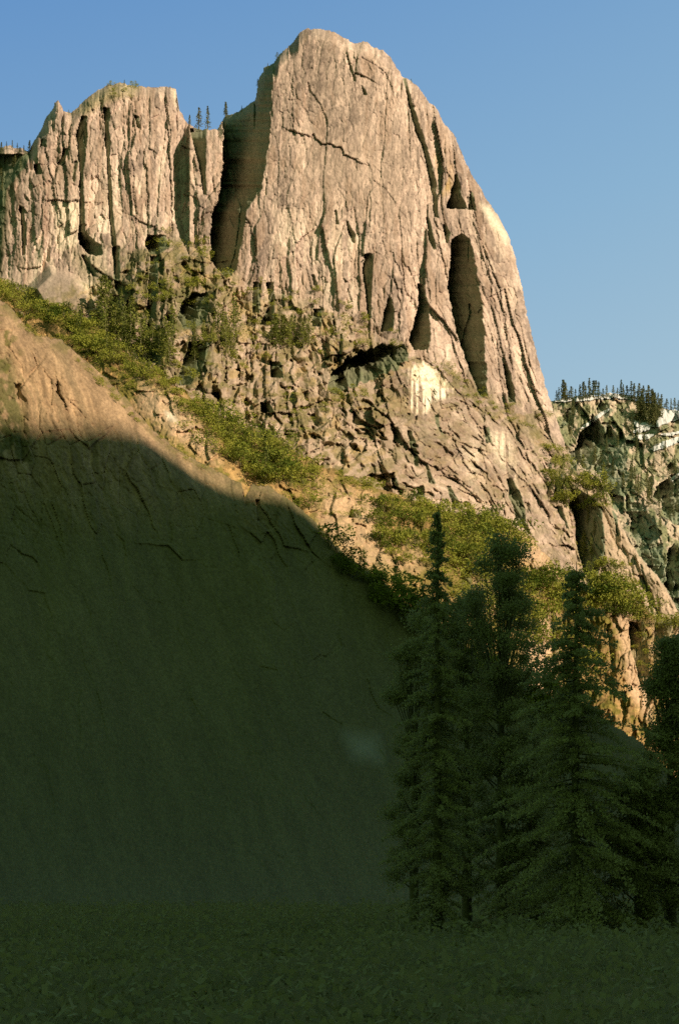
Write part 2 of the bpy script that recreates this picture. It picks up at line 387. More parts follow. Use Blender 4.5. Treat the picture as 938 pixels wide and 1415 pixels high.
# ================================================================== vegetated hillside below the cliff
def base_H(U, V):
    t = prof(TOP_H, U)
    ym = base_M(np.minimum(U, 735), prof(TOP_H, np.minimum(U, 735)))-14
    dd = V-t
    k = 1.0-.62*sm(640, 780, U)
    return ym-k*dd
u = np.arange(-76, 1150, 1.0); v = np.arange(355, 1150, 1.0)
U, V = np.meshgrid(u, v)
Y = base_H(U, V); SHM = None
top = prof(TOP_H, U)+fbm(U/9, U*0, 109, 4)*5; d = V-top
X1 = U-.5*sm(700, 560, U)*(V-700)*.4+fbm(U/30, V/30, 111, 3)*8; Y1 = V+fbm(U/30, V/30, 113, 3)*10
right = sm(700, 780, U)
a2, c2, e2 = mixf(facets(X1/22, Y1/26, 115, 1.6), facets((X1+.2*Y1)/22, Y1/50, 116, 1.6, .2), right); a3, c3, e3 = mixf(facets(X1/8, Y1/9, 117, 1.6), facets((X1+.2*Y1)/9, Y1/20, 118, 1.6, .2), right); a4, c4, e4 = mixf(facets(X1/3.2, Y1/4, 119, 1.5), facets(X1/3.4, Y1/8, 120, 1.5), right)
rr = .8+.5*right
Y += rr*(9*a2+3.4*a3+1.2*a4)+6*fbm(U/45, V/45, 121, 4)
Y += 20*np.clip(1-d/9, 0, 1)**2
for i, (rows, s) in enumerate([([(750,800,812),(790,812,822)],1.2), ([(860,868,890),(900,872,897),(950,885,898)],1.4), ([(705,484,498),(716,480,500)],1.3), ([(780,636,648),(830,640,655)],1.2),
      ([(850,905,938),(900,902,925),(950,905,925)],1.2), ([(840,760,768),(920,764,772)],1.3), ([(870,838,846),(930,846,852)],1.3), ([(690,520,528),(720,520,530)],1.3)]):
    Y = notch(Y, U, V, rows, s, .75, 1.5, 200+i)
rockm = np.clip(poly_mask(U, V, [(190,520),(240,545),(290,600),(300,640),(240,610),(190,560)], 12)
  +poly_mask(U, V, [(430,660),(530,690),(520,720),(560,790),(500,790),(440,730)], 14)*.8
  +poly_mask(U, V, [(722,735),(745,750),(772,785),(775,810),(740,800),(718,760)], 8)
  +poly_mask(U, V, [(725,850),(765,845),(775,960),(720,960)], 10)+poly_mask(U, V, [(845,838),(875,840),(900,940),(905,1010),(870,960)], 6)
  +poly_mask(U, V, [(900,860),(1000,860),(1000,920),(900,905)], 8)+poly_mask(U, V, [(560,750),(590,745),(600,790),(565,790)], 8)*.8+poly_mask(U, V, [(640,800),(690,800),(700,850),(640,850)], 8)*.6, 0, 1)
C = np.ones(U.shape+(3,))*np.array([.40, .265, .115])
t = 1+.25*fbm(X1/20, V/20, 123, 4)+.25*(c3-.5)+.25*(c4-.5); C *= t[..., None]
blend(rockm*.9, (.66, .47, .32)); C *= (1+.15*(c4-.5)+.15*(c3-.5))[..., None]
gr = sm(-.05, .25, fbm(U/12, V/8, 125, 4)+.25*fbm(U/50, V/40, 127, 2))*(1-.85*rockm)
blend(gr*.8, (.20, .185, .04))
blend(sm(.2, .4, fbm(U/7, V/6, 129, 3))*(1-rockm)*.6, (.08, .10, .025))
blend(poly_mask(U, V, [(228,568),(240,572),(246,584),(232,580)], 3)*.8, (.95, .85, .7))
blend(poly_mask(U, V, [(580,730),(720,745),(730,830),(720,960),(560,900)], 24)*sm(-.35, .1, fbm(U/12, V/12, 130, 4))*.75, (.20, .165, .05))
blend(SHM*.5, (.22, .26, .15)); C *= speck(.15)  # painted shade on the notch walls of the hillside
hn = prof(TOP_N, U)
mask = (d > 0) & (V < hn+30+40*right)
structure(relief_mesh('scrub_hillside', U, V, Y, mask, np.clip(C, .02, 1), M_ROCK, 60))
YH, UH, VH = Y, u, v

# ================================================================== near granite dome and the dark slope under it
_u = np.arange(-500, 1500.); _k = np.exp(-.5*(np.arange(-60, 61)/18.)**2); _t = np.convolve(prof([p for p in TOP_N if p[0] not in (334, 338, 346)], _u), _k/_k.sum(), 'same')
def base_N(U, V):
    t = np.interp(U, _u, _t)-4
    yt = np.interp(U, [-80, 0, 340, 640, 940], [880, 890, 950, 1010, 1060])
    dd = np.clip(V-t, 0, None)
    return yt, dd
u = np.arange(-260, 1240, 1.25); v = np.concatenate([np.arange(372, 1000, 1.25), np.arange(1000, 1268, 2.5)])
U, V = np.meshgrid(u, v)
yt, dd = base_N(U, V)
top = prof(TOP_N, U+fbm(V/9, U*0, 131, 3)*2)+fbm(U/7, U*0, 133, 4)*3.2; d = V-top
bot = 345.
f = np.clip(dd/(1262-np.interp(U, _u, _t)), 0, 1)
Y = yt-(yt-bot)*(.52*f+.48*f**3)
Y += 55*np.clip(1-dd/60, 0, 1)**2*sm(400, 300, U)+14*np.clip(1-dd/18, 0, 1)**2
X1 = U-.35*(V-500)+fbm(U/50, V/50, 135, 3)*10
a1, c1, e1 = facets(X1/70, (V+.4*U)/90, 137, 1.2); a2, c2, e2 = facets(X1/26, (V+.4*U)/60, 139, 1.2); a4, c4, e4 = facets(X1/5, V/8, 141, 1.4)
rough = sm(345, 300, U)*.35+.9*sm(300, 360, U)
left_rough = poly_mask(U, V, [(-80,380),(20,412),(26,520),(40,620),(-80,640)], 14)
rough = np.maximum(rough, left_rough*.9)*(1-.7*sm(700, 850, V))
a3, c3, e3 = facets(X1/11, (V+.6*U)/17, 140, 1.4)
lo = 1-.75*sm(650, 800, V)
Y += rough*(9*a1*.6+4*a2+.9*a4)+lo*(1.0*fbm(X1/5, V/14, 143, 5, .65)+1.1*fbm(X1/16, V/50, 145, 4)+1.6*a1+1.5*a2+.8*a3+.5*a4)
Y += lo*1.6*np.clip(1-e2/.05, 0, 1)*sm(.45, .65, vn(U/40, V/40, 144))
for pts, h, L in [([(175,545),(205,585),(215,600),(240,625),(290,655)], 3.0, 8), ([(95,480),(108,498),(113,512)], 3, 7), ([(78,525),(82,545),(90,560)], 3, 9), ([(45,490),(52,510)], 2, 8), ([(98,555),(112,570)], 2, 8)]:
    Y = step(Y, U, V, pts, h, L)
for i, (rows, s) in enumerate([([(530,78,84),(542,77,88),(556,88,92)],1.3), ([(493,46,54),(505,50,54)],1.3), ([(530,20,34),(570,28,40),(640,30,42)],1.0), ([(690,352,362),(720,356,370)],1.4), ([(672,336,342),(700,338,346)],1.3)]):
    Y = notch(Y, U, V, rows, s, .45, 1.2, 300+i)
C = np.ones(U.shape+(3,))*np.array([.40, .272, .165])
strk = fbm(X1/5+V*.02, V/80, 147, 4)
t = 1+.42*strk+.26*fbm(U/24, V/40, 149, 5, .7)+.2*(c4-.5)+.15*(c3-.5)+.15*(c2-.5)+.15*fbm(U/2.5, V/3, 150, 2); C *= t[..., None]
sheet = sm(.15, .4, fbm((U+V*.2)/60, (V-.95*U)/3.2, 152, 3))*sm(150, 20, dd)
blend(sheet*.35, (.22, .145, .08))
stain = sm(.0, .4, fbm(X1/8, V/120, 151, 4))*.6
blend(stain, (.27, .20, .12))
blend(sm(.1, .35, fbm(U/10, V/9, 153, 4))*left_rough*.8, (.15, .14, .04))
edge = sm(26, 6, dd)*sm(-.2, .2, fbm(U/8, V/6, 155, 3)); blend(poly_mask(U, V, [(-80,480),(12,490),(34,560),(46,640),(-80,650)], 10)*sm(-.3, .1, fbm(U/9, V/14, 156, 4))*.8, (.10, .105, .035))
blend(edge*.7, (.20, .17, .06))
low = sm(610, 760, V+40*fbm(U/60, V/60, 157, 3)); blend(low*.9, (.175, .165, .07))  # shade painted into the rock tone below the shadow edge
blend(sm(760, 1150, V+30*fbm(U/50, V/50, 158, 3))*.85, (.125, .118, .042))  # painted shade deepens towards the slope foot to even out the dark
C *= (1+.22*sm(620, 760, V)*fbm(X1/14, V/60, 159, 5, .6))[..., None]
C *= speck(.17)
blend(poly_mask(U, V, [(478,1015),(520,1020),(525,1050),(490,1045)], 14)*.35, (.5, .5, .42))
mask = (d > 0)
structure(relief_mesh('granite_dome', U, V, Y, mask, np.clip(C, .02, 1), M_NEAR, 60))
YN, UN, VN = Y, u, v

# ================================================================== right ribs
TOP_R = [(690,800),(708,765),(724,742),(742,706),(757,672),(770,658),(790,648),(815,650),(830,660),(838,686),(850,708),(870,748),(890,776),(912,800),(925,820),(938,848),(950,875),(1010,900),(1120,930)]
u = np.arange(700, 1120, 1.0); v = np.arange(640, 1010, 1.0)
U, V = np.meshgrid(u, v)
Y = 1500-.28*(V-650)+.10*np.minimum(U-780, 60); SHM = None
top = prof(TOP_R, U)+fbm(U/4, U*0, 161, 3)*2.5; d = V-top
X1 = U-.42*(V-700)+fbm(U/25, V/30, 163, 3)*5
a2, c2, e2 = facets(X1/16, V/50, 165, 1.6); a3, c3, e3 = facets(X1/6.5, V/20, 167, 1.6); a4, c4, e4 = facets(X1/3, V/8, 169, 1.5)
Y += 8*a2+3*a3+1.2*a4+18*np.clip(1-d/10, 0, 1)**2
for i, (rows, s) in enumerate([([(676,792,800),(684,787,812),(692,786,826),(702,785,831),(730,790,834),(760,798,836),(790,806,828),(808,815,824)],1.6), ([(700,762,775),(730,780,786)],1.3),
      ([(736,722,756),(760,745,764),(785,765,775)],1.3), ([(706,846,851),(740,852,856)],1.3), ([(780,884,887),(820,893,898),(850,900,903)],1.3), ([(650,768,776),(690,764,780)],1.0)]):
    Y = notch(Y, U, V, rows, s, .8, 1.3, 400+i)
C = np.ones(U.shape+(3,))*np.array([.58, .45, .34])
t = 1+.2*fbm(X1/12, V/40, 171, 4)+.15*(c3-.5)+.15*(c4-.5); C *= t[..., None]
gm = np.clip(sm(690, 660, V)+poly_mask(U, V, [(800,690),(850,790),(900,850),(860,850),(800,800)], 10)*.3+poly_mask(U, V, [(745,700),(790,750),(800,800),(740,760)], 14)*.5+.25, 0, 1)
blend(gm*sm(-.05, .2, fbm(U/8, V/8, 173, 4))*.85, (.14, .15, .04))
blend(SHM*.8, (.16, .22, .14)); C *= speck(.13)  # gully walls painted dark green to stand in for shade
mask = (d > 0) & (V < prof(TOP_H, U)+45)
structure(relief_mesh('rock_ridge', U, V, Y, mask, np.clip(C, .02, 1), M_ROCK, 60))
YR, UR, VR = Y, u, v

# ================================================================== far snowy hillside
TOP_E = [(700,560),(755,556),(770,552),(800,550),(830,548),(848,546),(870,549),(882,552),(900,556),(915,562),(938,568),(1010,580)]
u = np.arange(735, 1120, 1.0); v = np.arange(530, 960, 1.0)
U, V = np.meshgrid(u, v)
YEb = 2560-1.9*(V-550)
Y = YEb.copy(); SHM = None
top = prof(TOP_E, U)+fbm(U/5, U*0, 181, 3)*2; d = V-top
X1 = U-.2*(V-600)+fbm(U/25, V/25, 183, 3)*8
a2, c2, e2 = facets(X1/24, V/34, 185, 1.6); a3, c3, e3 = facets(X1/9, V/14, 187, 1.6); a4, c4, e4 = facets(X1/3.6, V/5, 189, 1.5)
Y += 22*a2+10*a3+3.5*a4+14*fbm(U/40, V/40, 191, 3)
for i, (rows, s) in enumerate([([(552,828,842),(562,820,846),(570,825,834)],1.4), ([(578,818,822),(586,812,838),(594,802,846),(602,796,868),(612,792,874),(628,786,868),(644,806,868),(662,838,866),(690,842,862),(704,850,854)],1.3),
      ([(652,928,932),(664,912,960),(684,904,985),(704,914,990),(722,930,960)],1.0), ([(685,866,872),(720,870,905),(760,880,915),(790,895,925),(820,915,938)],1.4), ([(560,795,800),(590,772,790)],1.3), ([(748,930,934),(764,922,960),(800,918,980),(850,930,985),(870,945,960)],1.2)]):
    Y = notch(Y, U, V, rows, s*.8, 1.3, 8, 500+i)
C = np.ones(U.shape+(3,))*np.array([.64, .53, .41])
t = 1+.25*fbm(X1/12, V/14, 193, 4)+.2*(c3-.5)+.2*(c4-.5); C *= t[..., None]
blend(sm(-.12, .2, fbm(U/9, V/10, 195, 4))*.85, (.24, .27, .14))  # greens lightened, distance haze put into the colour
blend(SHM*.7, (.27, .33, .23)); C *= speck(.15)  # hazy shade of the far gullies painted in
mask = (d > 0)
structure(relief_mesh('far_hillside', U, V, Y, mask, np.clip(C, .02, 1), M_FAR, 300))
YE, UE, VE = Y, u, v
# thin snow lying on its benches
SNOW = [([(766,554),(790,551),(812,550),(830,548),(848,546),(862,548),(882,551)], 2.4, 'thin snow rim along the far skyline under the trees'),
 ([(802,592),(815,584),(828,574),(842,565)], 2.2, 'narrow diagonal snow streak in the far gully'),
 ([(874,597),(890,592),(905,585),(922,579),(944,572)], 3.6, 'widest snow band below the far tree clump at the right edge'),
 ([(912,571),(926,572),(944,574)], 5.0, 'broad white snow field under the last skyline trees'),
 ([(878,603),(892,604),(904,600)], 2.0, 'short snow dash just under the widest snow band'),
 ([(912,600),(926,600),(942,596)], 1.6, 'faint thin snow line near the right edge'),
 ([(898,621),(915,615),(930,610),(946,603)], 3.2, 'rising snow bank on the lower bench at the right edge'),
 ([(926,664),(936,657),(946,650)], 2.2, 'small snow strip low on the far slope at the right edge'),
 ([(876,584),(886,588),(896,586)], 2.6, 'small snow patch beneath the far tree clump')]
def samp(Yg, ug, vg, uu, vv):
    i = int(np.clip(round(np.interp(vv, vg, np.arange(len(vg)))), 0, len(vg)-1)); j = int(np.clip(round(np.interp(uu, ug, np.arange(len(ug)))), 0, len(ug)-1))
    return float(Yg[i, j])
def samp_arr(Yg, ug, vg, uu, vv):
    i = np.clip(np.round(np.interp(vv, vg, np.arange(len(vg)))).astype(int), 0, len(vg)-1); j = np.clip(np.round(np.interp(uu, ug, np.arange(len(ug)))).astype(int), 0, len(ug)-1)
    return Yg[i, j]
for k, (pts, w, lab) in enumerate(SNOW):
    us = np.arange(min(p[0] for p in pts), max(p[0] for p in pts), .7)
    cv = prof(sorted(pts), us)
    nv = 7; tt = np.linspace(-1, 1, nv)
    taper = np.sqrt(np.clip(1-np.abs(np.linspace(-1, 1, len(us)))**3, 0, 1))
    wd = 1.35*w*taper*(1+.7*fbm(us/4, us*0+k, 601+k, 3))
    wd = np.clip(wd, .15, None)
    UU = np.repeat(us[None], nv, 0); VV = cv[None]+tt[:, None]*wd[None]+fbm(UU/2, UU*0+tt[:, None]*2, 620+k, 2)*.6
    # a real drift: lies a little in front of the rock under it
    YY = np.minimum.reduce([samp_arr(YE, UE, VE, UU+a, VV+b) for a in (-1, 0, 1) for b in (-1, 0, 1)])-3.0-1.0*(1-tt[:, None]**2)
    i = np.arange(nv*len(us)).reshape(nv, len(us))
    f = np.stack([i[:-1, :-1].ravel(), i[1:, :-1].ravel(), i[1:, 1:].ravel(), i[:-1, 1:].ravel()], 1)
    o = np_mesh('snow_patch', P(UU, VV, YY).reshape(-1, 3), f, M_SNOW, smooth=True)
    tag(o, lab, 'snow', 'snow patches on the far hillside')

# ================================================================== valley floor and the ridge behind the camera
gm, nt, b = new_mat('meadow'); nz = nt.nodes.new('ShaderNodeTexNoise'); nz.inputs['Scale'].default_value = .3; nz.inputs['Detail'].default_value = 8
tc = nt.nodes.new('ShaderNodeTexCoord'); rp = nt.nodes.new('ShaderNodeValToRGB'); rp.color_ramp.elements[0].color = (.14, .12, .028, 1); rp.color_ramp.elements[1].color = (.19, .16, .04, 1)
nt.links.new(tc.outputs['Object'], nz.inputs['Vector']); nt.links.new(nz.outputs['Fac'], rp.inputs[0]); nt.links.new(rp.outputs[0], b.inputs['Base Color'])
S = 9000.
g = np_mesh('valley_floor', np.array([[-S, -S, 0], [S, -S, 0], [S, S, 0], [-S, S, 0]]), np.array([[0, 1, 2, 3]]), gm); structure(g)
te = math.tan(SUN_EL); perp = np.array([math.cos(SUN_AZ), math.sin(SUN_AZ)]); PL = 2200.
def crest_pt(uu, vv, Yd):
    p = P(np.float64(uu), np.float64(vv), Yd)
    a = p[0]*SH[0]+p[1]*SH[1]; q = p[0]*perp[0]+p[1]*perp[1]
    return q, p[2]+(PL-a)*te
cp = []
for uu, vv in [(-40,580),(0,583),(100,592),(200,606),(280,628),(340,672),(360,690),(400,712),(450,750)]: cp.append(crest_pt(uu, vv, samp(YN, UN, VN, uu, vv)))
for uu, vv in [(640,890),(720,950),(800,1000),(870,1045),(940,1110)]: cp.append(crest_pt(uu, vv, float(base_H(np.float64(uu), np.float64(vv)))))
cp.sort(); print('crest', [(round(a), round(b)) for a, b in cp])
qs = np.array([-2500, -400]+[c[0] for c in cp]+[cp[-1][0]+400, cp[-1][0]+2500]); hs = np.array([1500, 1450]+[c[1] for c in cp]+[cp[-1][1]-150, 700])
qq = np.arange(-2400, 3800, 25.); hh = np.interp(qq, qs, hs)+fbm(qq/60, qq*0, 701, 3)*6
prf = np.array([(-1500, 0), (-1100, .14), (-600, .45), (-200, .8), (0, 1), (300, .85), (900, .5), (1700, 0)])
QQ, AA = np.meshgrid(qq, prf[:, 0]); HH = hh[None]*prf[:, 1][:, None]*np.where(prf[:, 0] == 0, 1, 1)[:, None]+fbm(QQ/200, AA/200, 703, 4)*90*(prf[:, 1][:, None] > 0)*(prf[:, 0][:, None] != 0)*prf[:, 1][:, None]
AA = PL+AA
co = np.stack([QQ*perp[0]+AA*SH[0], QQ*perp[1]+AA*SH[1], np.maximum(HH, -5)], -1).reshape(-1, 3)
i = np.arange(QQ.size).reshape(QQ.shape); f = np.stack([i[:-1, :-1].ravel(), i[1:, :-1].ravel(), i[1:, 1:].ravel(), i[:-1, 1:].ravel()], 1)
cc = np.ones((len(co), 3))*np.array([.07, .075, .03])
structure(np_mesh('opposite_ridge', co, f, M_FAR, cc))

# ------------------------------------------------------------------ vegetation builders
def quads_mesh(name, cen, size, mat, rng, flat=.6, extra=None):
    """leaf clumps: one small irregular quad per centre, random orientation"""
    n = len(cen)
    a = rng.normal(size=(n, 3)); a /= np.linalg.norm(a, axis=1)[:, None]
    b = rng.normal(size=(n, 3)); b -= (b*a).sum(1)[:, None]*a; b /= np.linalg.norm(b, axis=1)[:, None]
    s = size[:, None]
    co = np.stack([cen+a*s*rng.uniform(.7, 1.2, (n, 1)), cen+b*s*flat, cen-a*s*rng.uniform(.7, 1.2, (n, 1)), cen-b*s*flat], 1).reshape(-1, 3)
    return co, np.arange(n*4).reshape(n, 4)
def tube(p0, p1, r0, r1, k=6):
    p0 = np.array(p0, float); p1 = np.array(p1, float); d = p1-p0; d /= np.linalg.norm(d)
    a = np.cross(d, [.3, .9, .1] if abs(d[2]) > .8 else [0, 0, 1]); a /= np.linalg.norm(a); b = np.cross(d, a)
    th = np.arange(k)*2*math.pi/k
    ring = np.cos(th)[:, None]*a+np.sin(th)[:, None]*b
    co = np.concatenate([p0+ring*r0, p1+ring*r1]); f = [[i, (i+1) % k, k+(i+1) % k, k+i] for i in range(k)]
    return co, np.array(f)
def join(parts):
    co = []; f = []; n = 0
    for c, q in parts: co.append(c); f.append(q+n); n += len(c)
    return np.concatenate(co), np.concatenate(f)
def shrub_mesh(seed, mat, wide=1.0, n=420):
    """unit height shrub, width about wide"""
    rng = np.random.default_rng(seed); cen = []
    for k in range(7):
        c = np.array([rng.normal()*.28*wide, rng.normal()*.28*wide, rng.uniform(.25, .72)]); r = rng.uniform(.16, .32)
        p = rng.normal(size=(n//7, 3)); p /= np.linalg.norm(p, axis=1)[:, None]; p *= r*rng.uniform(.55, 1.1, (n//7, 1))
        cen.append(c+p*np.array([1.1*wide, 1.1*wide, .9]))
    cen = np.concatenate(cen); cen[:, 2] = np.clip(cen[:, 2], .02, None)
    co, f = quads_mesh('s', cen, rng.uniform(.035, .075, len(cen)), mat, rng)
    return np_mesh('shrub_leaves', co, f, mat, link=False)
def conifer_mesh(seed, mat, w=.2, n=520, bare=.1, gap=.25, size=(.014, .032)):
    rng = np.random.default_rng(seed); cen = []; nb = 34
    for k in range(nb):
        z = bare+(1-bare)*(k/nb)**.85+rng.normal()*.01
        if rng.random() < gap*.5: continue
        rad = w*(1-((z-bare)/(1-bare)))**.8*rng.uniform(.6, 1.15)+.008
        for j in range(5):
            th = rng.uniform(0, 2*math.pi); m = max(2, int(n/nb/5*(.5+rad/w)))
            t = rng.uniform(.1, 1, m)**.7; sp = .018
            cen.append(np.stack([np.cos(th)*rad*t+rng.normal(size=m)*sp*.6, np.sin(th)*rad*t+rng.normal(size=m)*sp*.6, z-rad*.35*t+rng.normal(size=m)*.008], 1))
    cen.append(np.stack([rng.normal(size=12)*.006, rng.normal(size=12)*.006, rng.uniform(.9, 1., 12)], 1))
    cen = np.concatenate(cen)
    return quads_mesh('c', cen, rng.uniform(size[0], size[1], len(cen)), mat, rng, .55)
def conifer_protos(mat, ws, tag0):
    out = []
    for i, w in enumerate(ws):
        co, f = conifer_mesh(40+i+tag0, mat, w)
        crown = np_mesh('crown', co, f, mat, link=False)
        tc_, tf_ = tube((0, 0, -.06), (0, 0, .93), .016, .003)
        out.append((crown, np_mesh('trunk', tc_, tf_, M_BARK, link=False)))
    return out
SHRUB_G = [shrub_mesh(3+i, M_SHRUB, 1+.25*i) for i in range(4)]
SHRUB_Y = [shrub_mesh(13+i, M_SHRUB2, 1.3+.2*i, 260) for i in range(3)]
tube_s = [tube((0, 0, -.12), (.05, 0, .45), .03, .012, 5), tube((0, 0, -.05), (-.2, .1, .5), .02, .008, 5), tube((0, 0, -.05), (.18, -.1, .5), .02, .008, 5)]
STEM = np_mesh('stems', *join(tube_s), M_BARK, link=False)
CON_G = conifer_protos(M_CONIF, (.16, .2, .25, .3), 0)
CON_F = conifer_protos(M_CONIFD, (.09, .12, .15), 10)
def thing(name, loc, parts, sc, rz, label, cat, group):
    e = bpy.data.objects.new(name, None); COL.objects.link(e); e.location = loc; e.rotation_euler = (0, 0, rz); e.scale = sc
    e.empty_display_size = .1
    tag(e, label, cat, group)
    for nm, me in parts:
        o = bpy.data.objects.new(nm, me); COL.objects.link(o); o.parent = e
    return e
GR = {'M': (YM, UM, VM), 'H': (YH, UH, VH), 'N': (YN, UN, VN), 'R': (YR, UR, VR), 'E': (YE, UE, VE)}
SPECS = []
def put(kind, layer, *a, **k):
    if kind in ('shrub', 'dry'): SPECS.append((kind, layer, a, k))
    else: put_now(kind, layer, *a, **k)
def put_now(kind, layer, uu, vv, hpx, label, group, sink=.06, wf=1.0):
    g = GR[layer]; Yd = samp(*g, uu, vv)
    Yd = min(Yd, samp(*g, uu, vv+1), samp(*g, uu, vv-1))
    h = hpx*K*Yd; loc = P(np.float64(uu), np.float64(vv), Yd-.5); loc = (loc[0], loc[1], loc[2]-sink*h)
    rz = random.uniform(0, 6.28); w = wf*random.uniform(.7, 1.35)
    if kind == 'shrub': return thing('shrub', loc, [('foliage', random.choice(SHRUB_G)), ('stem', STEM)], (h*w*1.1, h*w*1.1, h), rz, label, 'shrub', group)
    if kind == 'dry': return thing('shrub', loc, [('foliage', random.choice(SHRUB_Y)), ('stem', STEM)], (h*w*1.1, h*w*1.1, h), rz, label, 'shrub', group)
    pr = CON_F if kind == 'far' else CON_G
    c, t = random.choice(pr)
    return thing('conifer', loc, [('crown', c), ('trunk', t)], (h*w, h*w, h), rz, label, 'tree', group)
def inside(poly, x, y):
    r = False; n = len(poly)
    for i in range(n):
        x0, y0 = poly[i]; x1, y1 = poly[(i+1) % n]
        if (y0 > y) != (y1 > y) and x < (x1-x0)*(y-y0)/(y1-y0)+x0: r = not r
    return r
def fill(kind, layer, poly, n, h0, h1, label, group, mind=5, cond=None, **kw):
    got = []; xs = [p[0] for p in poly]; ys = [p[1] for p in poly]; tries = 0
    while len(got) < n and tries < n*60:
        tries += 1
        x = random.uniform(min(xs), max(xs)); y = random.uniform(min(ys), max(ys))
        if not inside(poly, x, y) or (cond and not cond(x, y)): continue
        if any((x-a)**2+((y-b)*1.3)**2 < mind**2 for a, b in got): continue
        got.append((x, y)); put(kind, layer, x, y, random.uniform(h0, h1), label, group, **kw)

# the vegetated ramp
fill('shrub', 'H', [(-8,388),(40,408),(90,434),(118,446),(112,470),(80,452),(40,440),(-8,405)], 38, 12, 20, 'green shrub on the ramp behind the top of the near dome, far left', 'shrubs along the ramp, far left', 6)
fill('dry', 'H', [(60,450),(140,500),(190,520),(190,550),(120,500)], 14, 7, 12, 'yellow brown shrub on the ledge above the smooth dome', 'dry shrubs above the dome', 6)
fill('shrub', 'H', [(110,446),(140,458),(180,490),(225,520),(212,532),(160,510),(110,480)], 38, 12, 22, 'green shrub below the foot of the left rock tower', 'shrubs below the left tower', 6)
fill('shrub', 'H', [(215,515),(250,540),(285,566),(290,590),(262,575),(225,545)], 22, 9, 16, 'small green shrub on the ramp between the light rock rib and the cliff', 'shrubs in the narrow part of the ramp', 5)
fill('shrub', 'H', [(280,570),(330,592),(385,615),(408,650),(390,678),(345,662),(300,630),(284,600)], 58, 15, 28, 'large olive green shrub in the sunlit thicket above the shadow edge', 'thicket of large shrubs in the middle of the ramp', 7)
fill('shrub', 'H', [(395,630),(440,645),(440,680),(420,720),(405,690)], 16, 10, 20, 'green shrub at the right end of the thicket', 'shrubs at the right end of the thicket', 6)
fill('dry', 'H', [(400,650),(470,665),(520,690),(470,730),(430,700)], 22, 6, 11, 'ochre shrub on the bare orange slope', 'dry shrubs on the orange slope', 7)
fill('shrub', 'H', [(470,658),(525,672),(525,684),(470,670)], 9, 10, 14, 'round green shrub at the foot of the main cliff', 'round shrubs at the foot of the main cliff', 6)
fill('shrub', 'H', [(510,700),(560,690),(600,712),(590,760),(600,800),(555,790),(520,750)], 34, 14, 26, 'green shrub on the slope right of the orange rocks', 'shrubs right of the orange rocks', 7)
fill('shrub', 'H', [(585,700),(640,708),(715,722),(722,745),(700,790),(640,800),(600,760)], 60, 16, 32, 'dense green shrub under the foot of the main cliff', 'dense shrubs under the main cliff', 7)
fill('dry', 'H', [(560,740),(700,770),(740,830),(700,880),(620,860)], 26, 8, 16, 'yellowish shrub among the shadows of the lower slope', 'dry shrubs on the lower slope', 8)
fill('shrub', 'H', [(600,780),(760,790),(790,860),(860,940),(800,940),(700,900),(640,860)], 60, 16, 34, 'shrub on the lower slope between the foreground trees', 'shrubs on the lower slope', 7)
fill('shrub', 'H', [(738,790),(790,800),(815,830),(790,850),(740,830)], 18, 14, 24, 'green shrub below the orange slab', 'shrubs below the orange slab', 7)
fill('shrub', 'H', [(812,822),(845,808),(875,832),(900,856),(936,866),(930,880),(880,862),(830,846)], 30, 16, 30, 'bright green shrub on the shelf at the lower right', 'shrubs on the lower right shelf', 7)
fill('dry', 'H', [(870,880),(936,885),(936,1040),(900,1010)], 14, 8, 14, 'yellowish shrub on the last slope at the right edge', 'dry shrubs at the right edge', 8)
fill('shrub', 'R', [(755,678),(800,668),(835,676),(840,706),(800,712),(765,705)], 22, 9, 22, 'green shrub on the knoll right of the main cliff', 'shrubs on the knoll right of the cliff', 7)
fill('conifer', 'R', [(766,668),(835,668),(840,705),(770,700)], 20, 22, 52, 'pointed conifer on the knoll right of the main cliff', 'conifers on the knoll right of the cliff', 8)
fill('shrub', 'R', [(820,800),(835,770),(870,790),(880,840),(840,840)], 18, 12, 22, 'green shrub low on the right rock rib', 'shrubs on the right rock rib', 7)
fill('shrub', 'R', [(735,745),(785,750),(800,790),(760,790)], 10, 8, 14, 'small shrub on the lit rib beside the dark gully', 'shrubs beside the dark gully', 7)
# taller trees rising out of the shrubs of the ramp
fill('conifer', 'H', [(5,395),(90,438),(190,505),(230,535),(190,525),(90,460),(5,410)], 14, 22, 38, 'young conifer rising out of the shrubs on the left part of the ramp', 'conifers among the shrubs, left part of the ramp', 8, wf=1.2)
fill('conifer', 'H', [(290,590),(400,625),(430,680),(400,680),(310,630)], 16, 24, 42, 'conifer rising out of the thicket in the middle of the ramp', 'conifers in the thicket', 9, wf=1.3)
fill('conifer', 'H', [(520,700),(720,735),(700,780),(560,770)], 14, 24, 42, 'conifer rising out of the shrubs under the foot of the main cliff', 'conifers among the shrubs under the main cliff', 9, wf=1.3)
fill('shrub', 'N', [(440,738),(480,772),(560,834),(640,894),(700,944),(800,985),(800,1010),(690,965),(560,862),(470,790)], 46, 22, 44, 'leafy tree crown in shadow along the rim of the near slope', 'leafy crowns in shadow on the rim', 7, wf=1.1)
fill('shrub', 'N', [(18,432),(60,470),(120,505),(200,590),(290,652),(270,645),(190,590),(100,495),(30,455)], 22, 5, 11, 'small bush on the rim of the near granite dome', 'bushes on the rim of the near dome', 6)
fill('conifer', 'R', [(792,700),(830,700),(830,780),(812,800),(800,760)], 9, 20, 34, 'shaded conifer inside the dark gully of the right ridge', 'shaded conifers in the ridge gully', 8, wf=1.3)
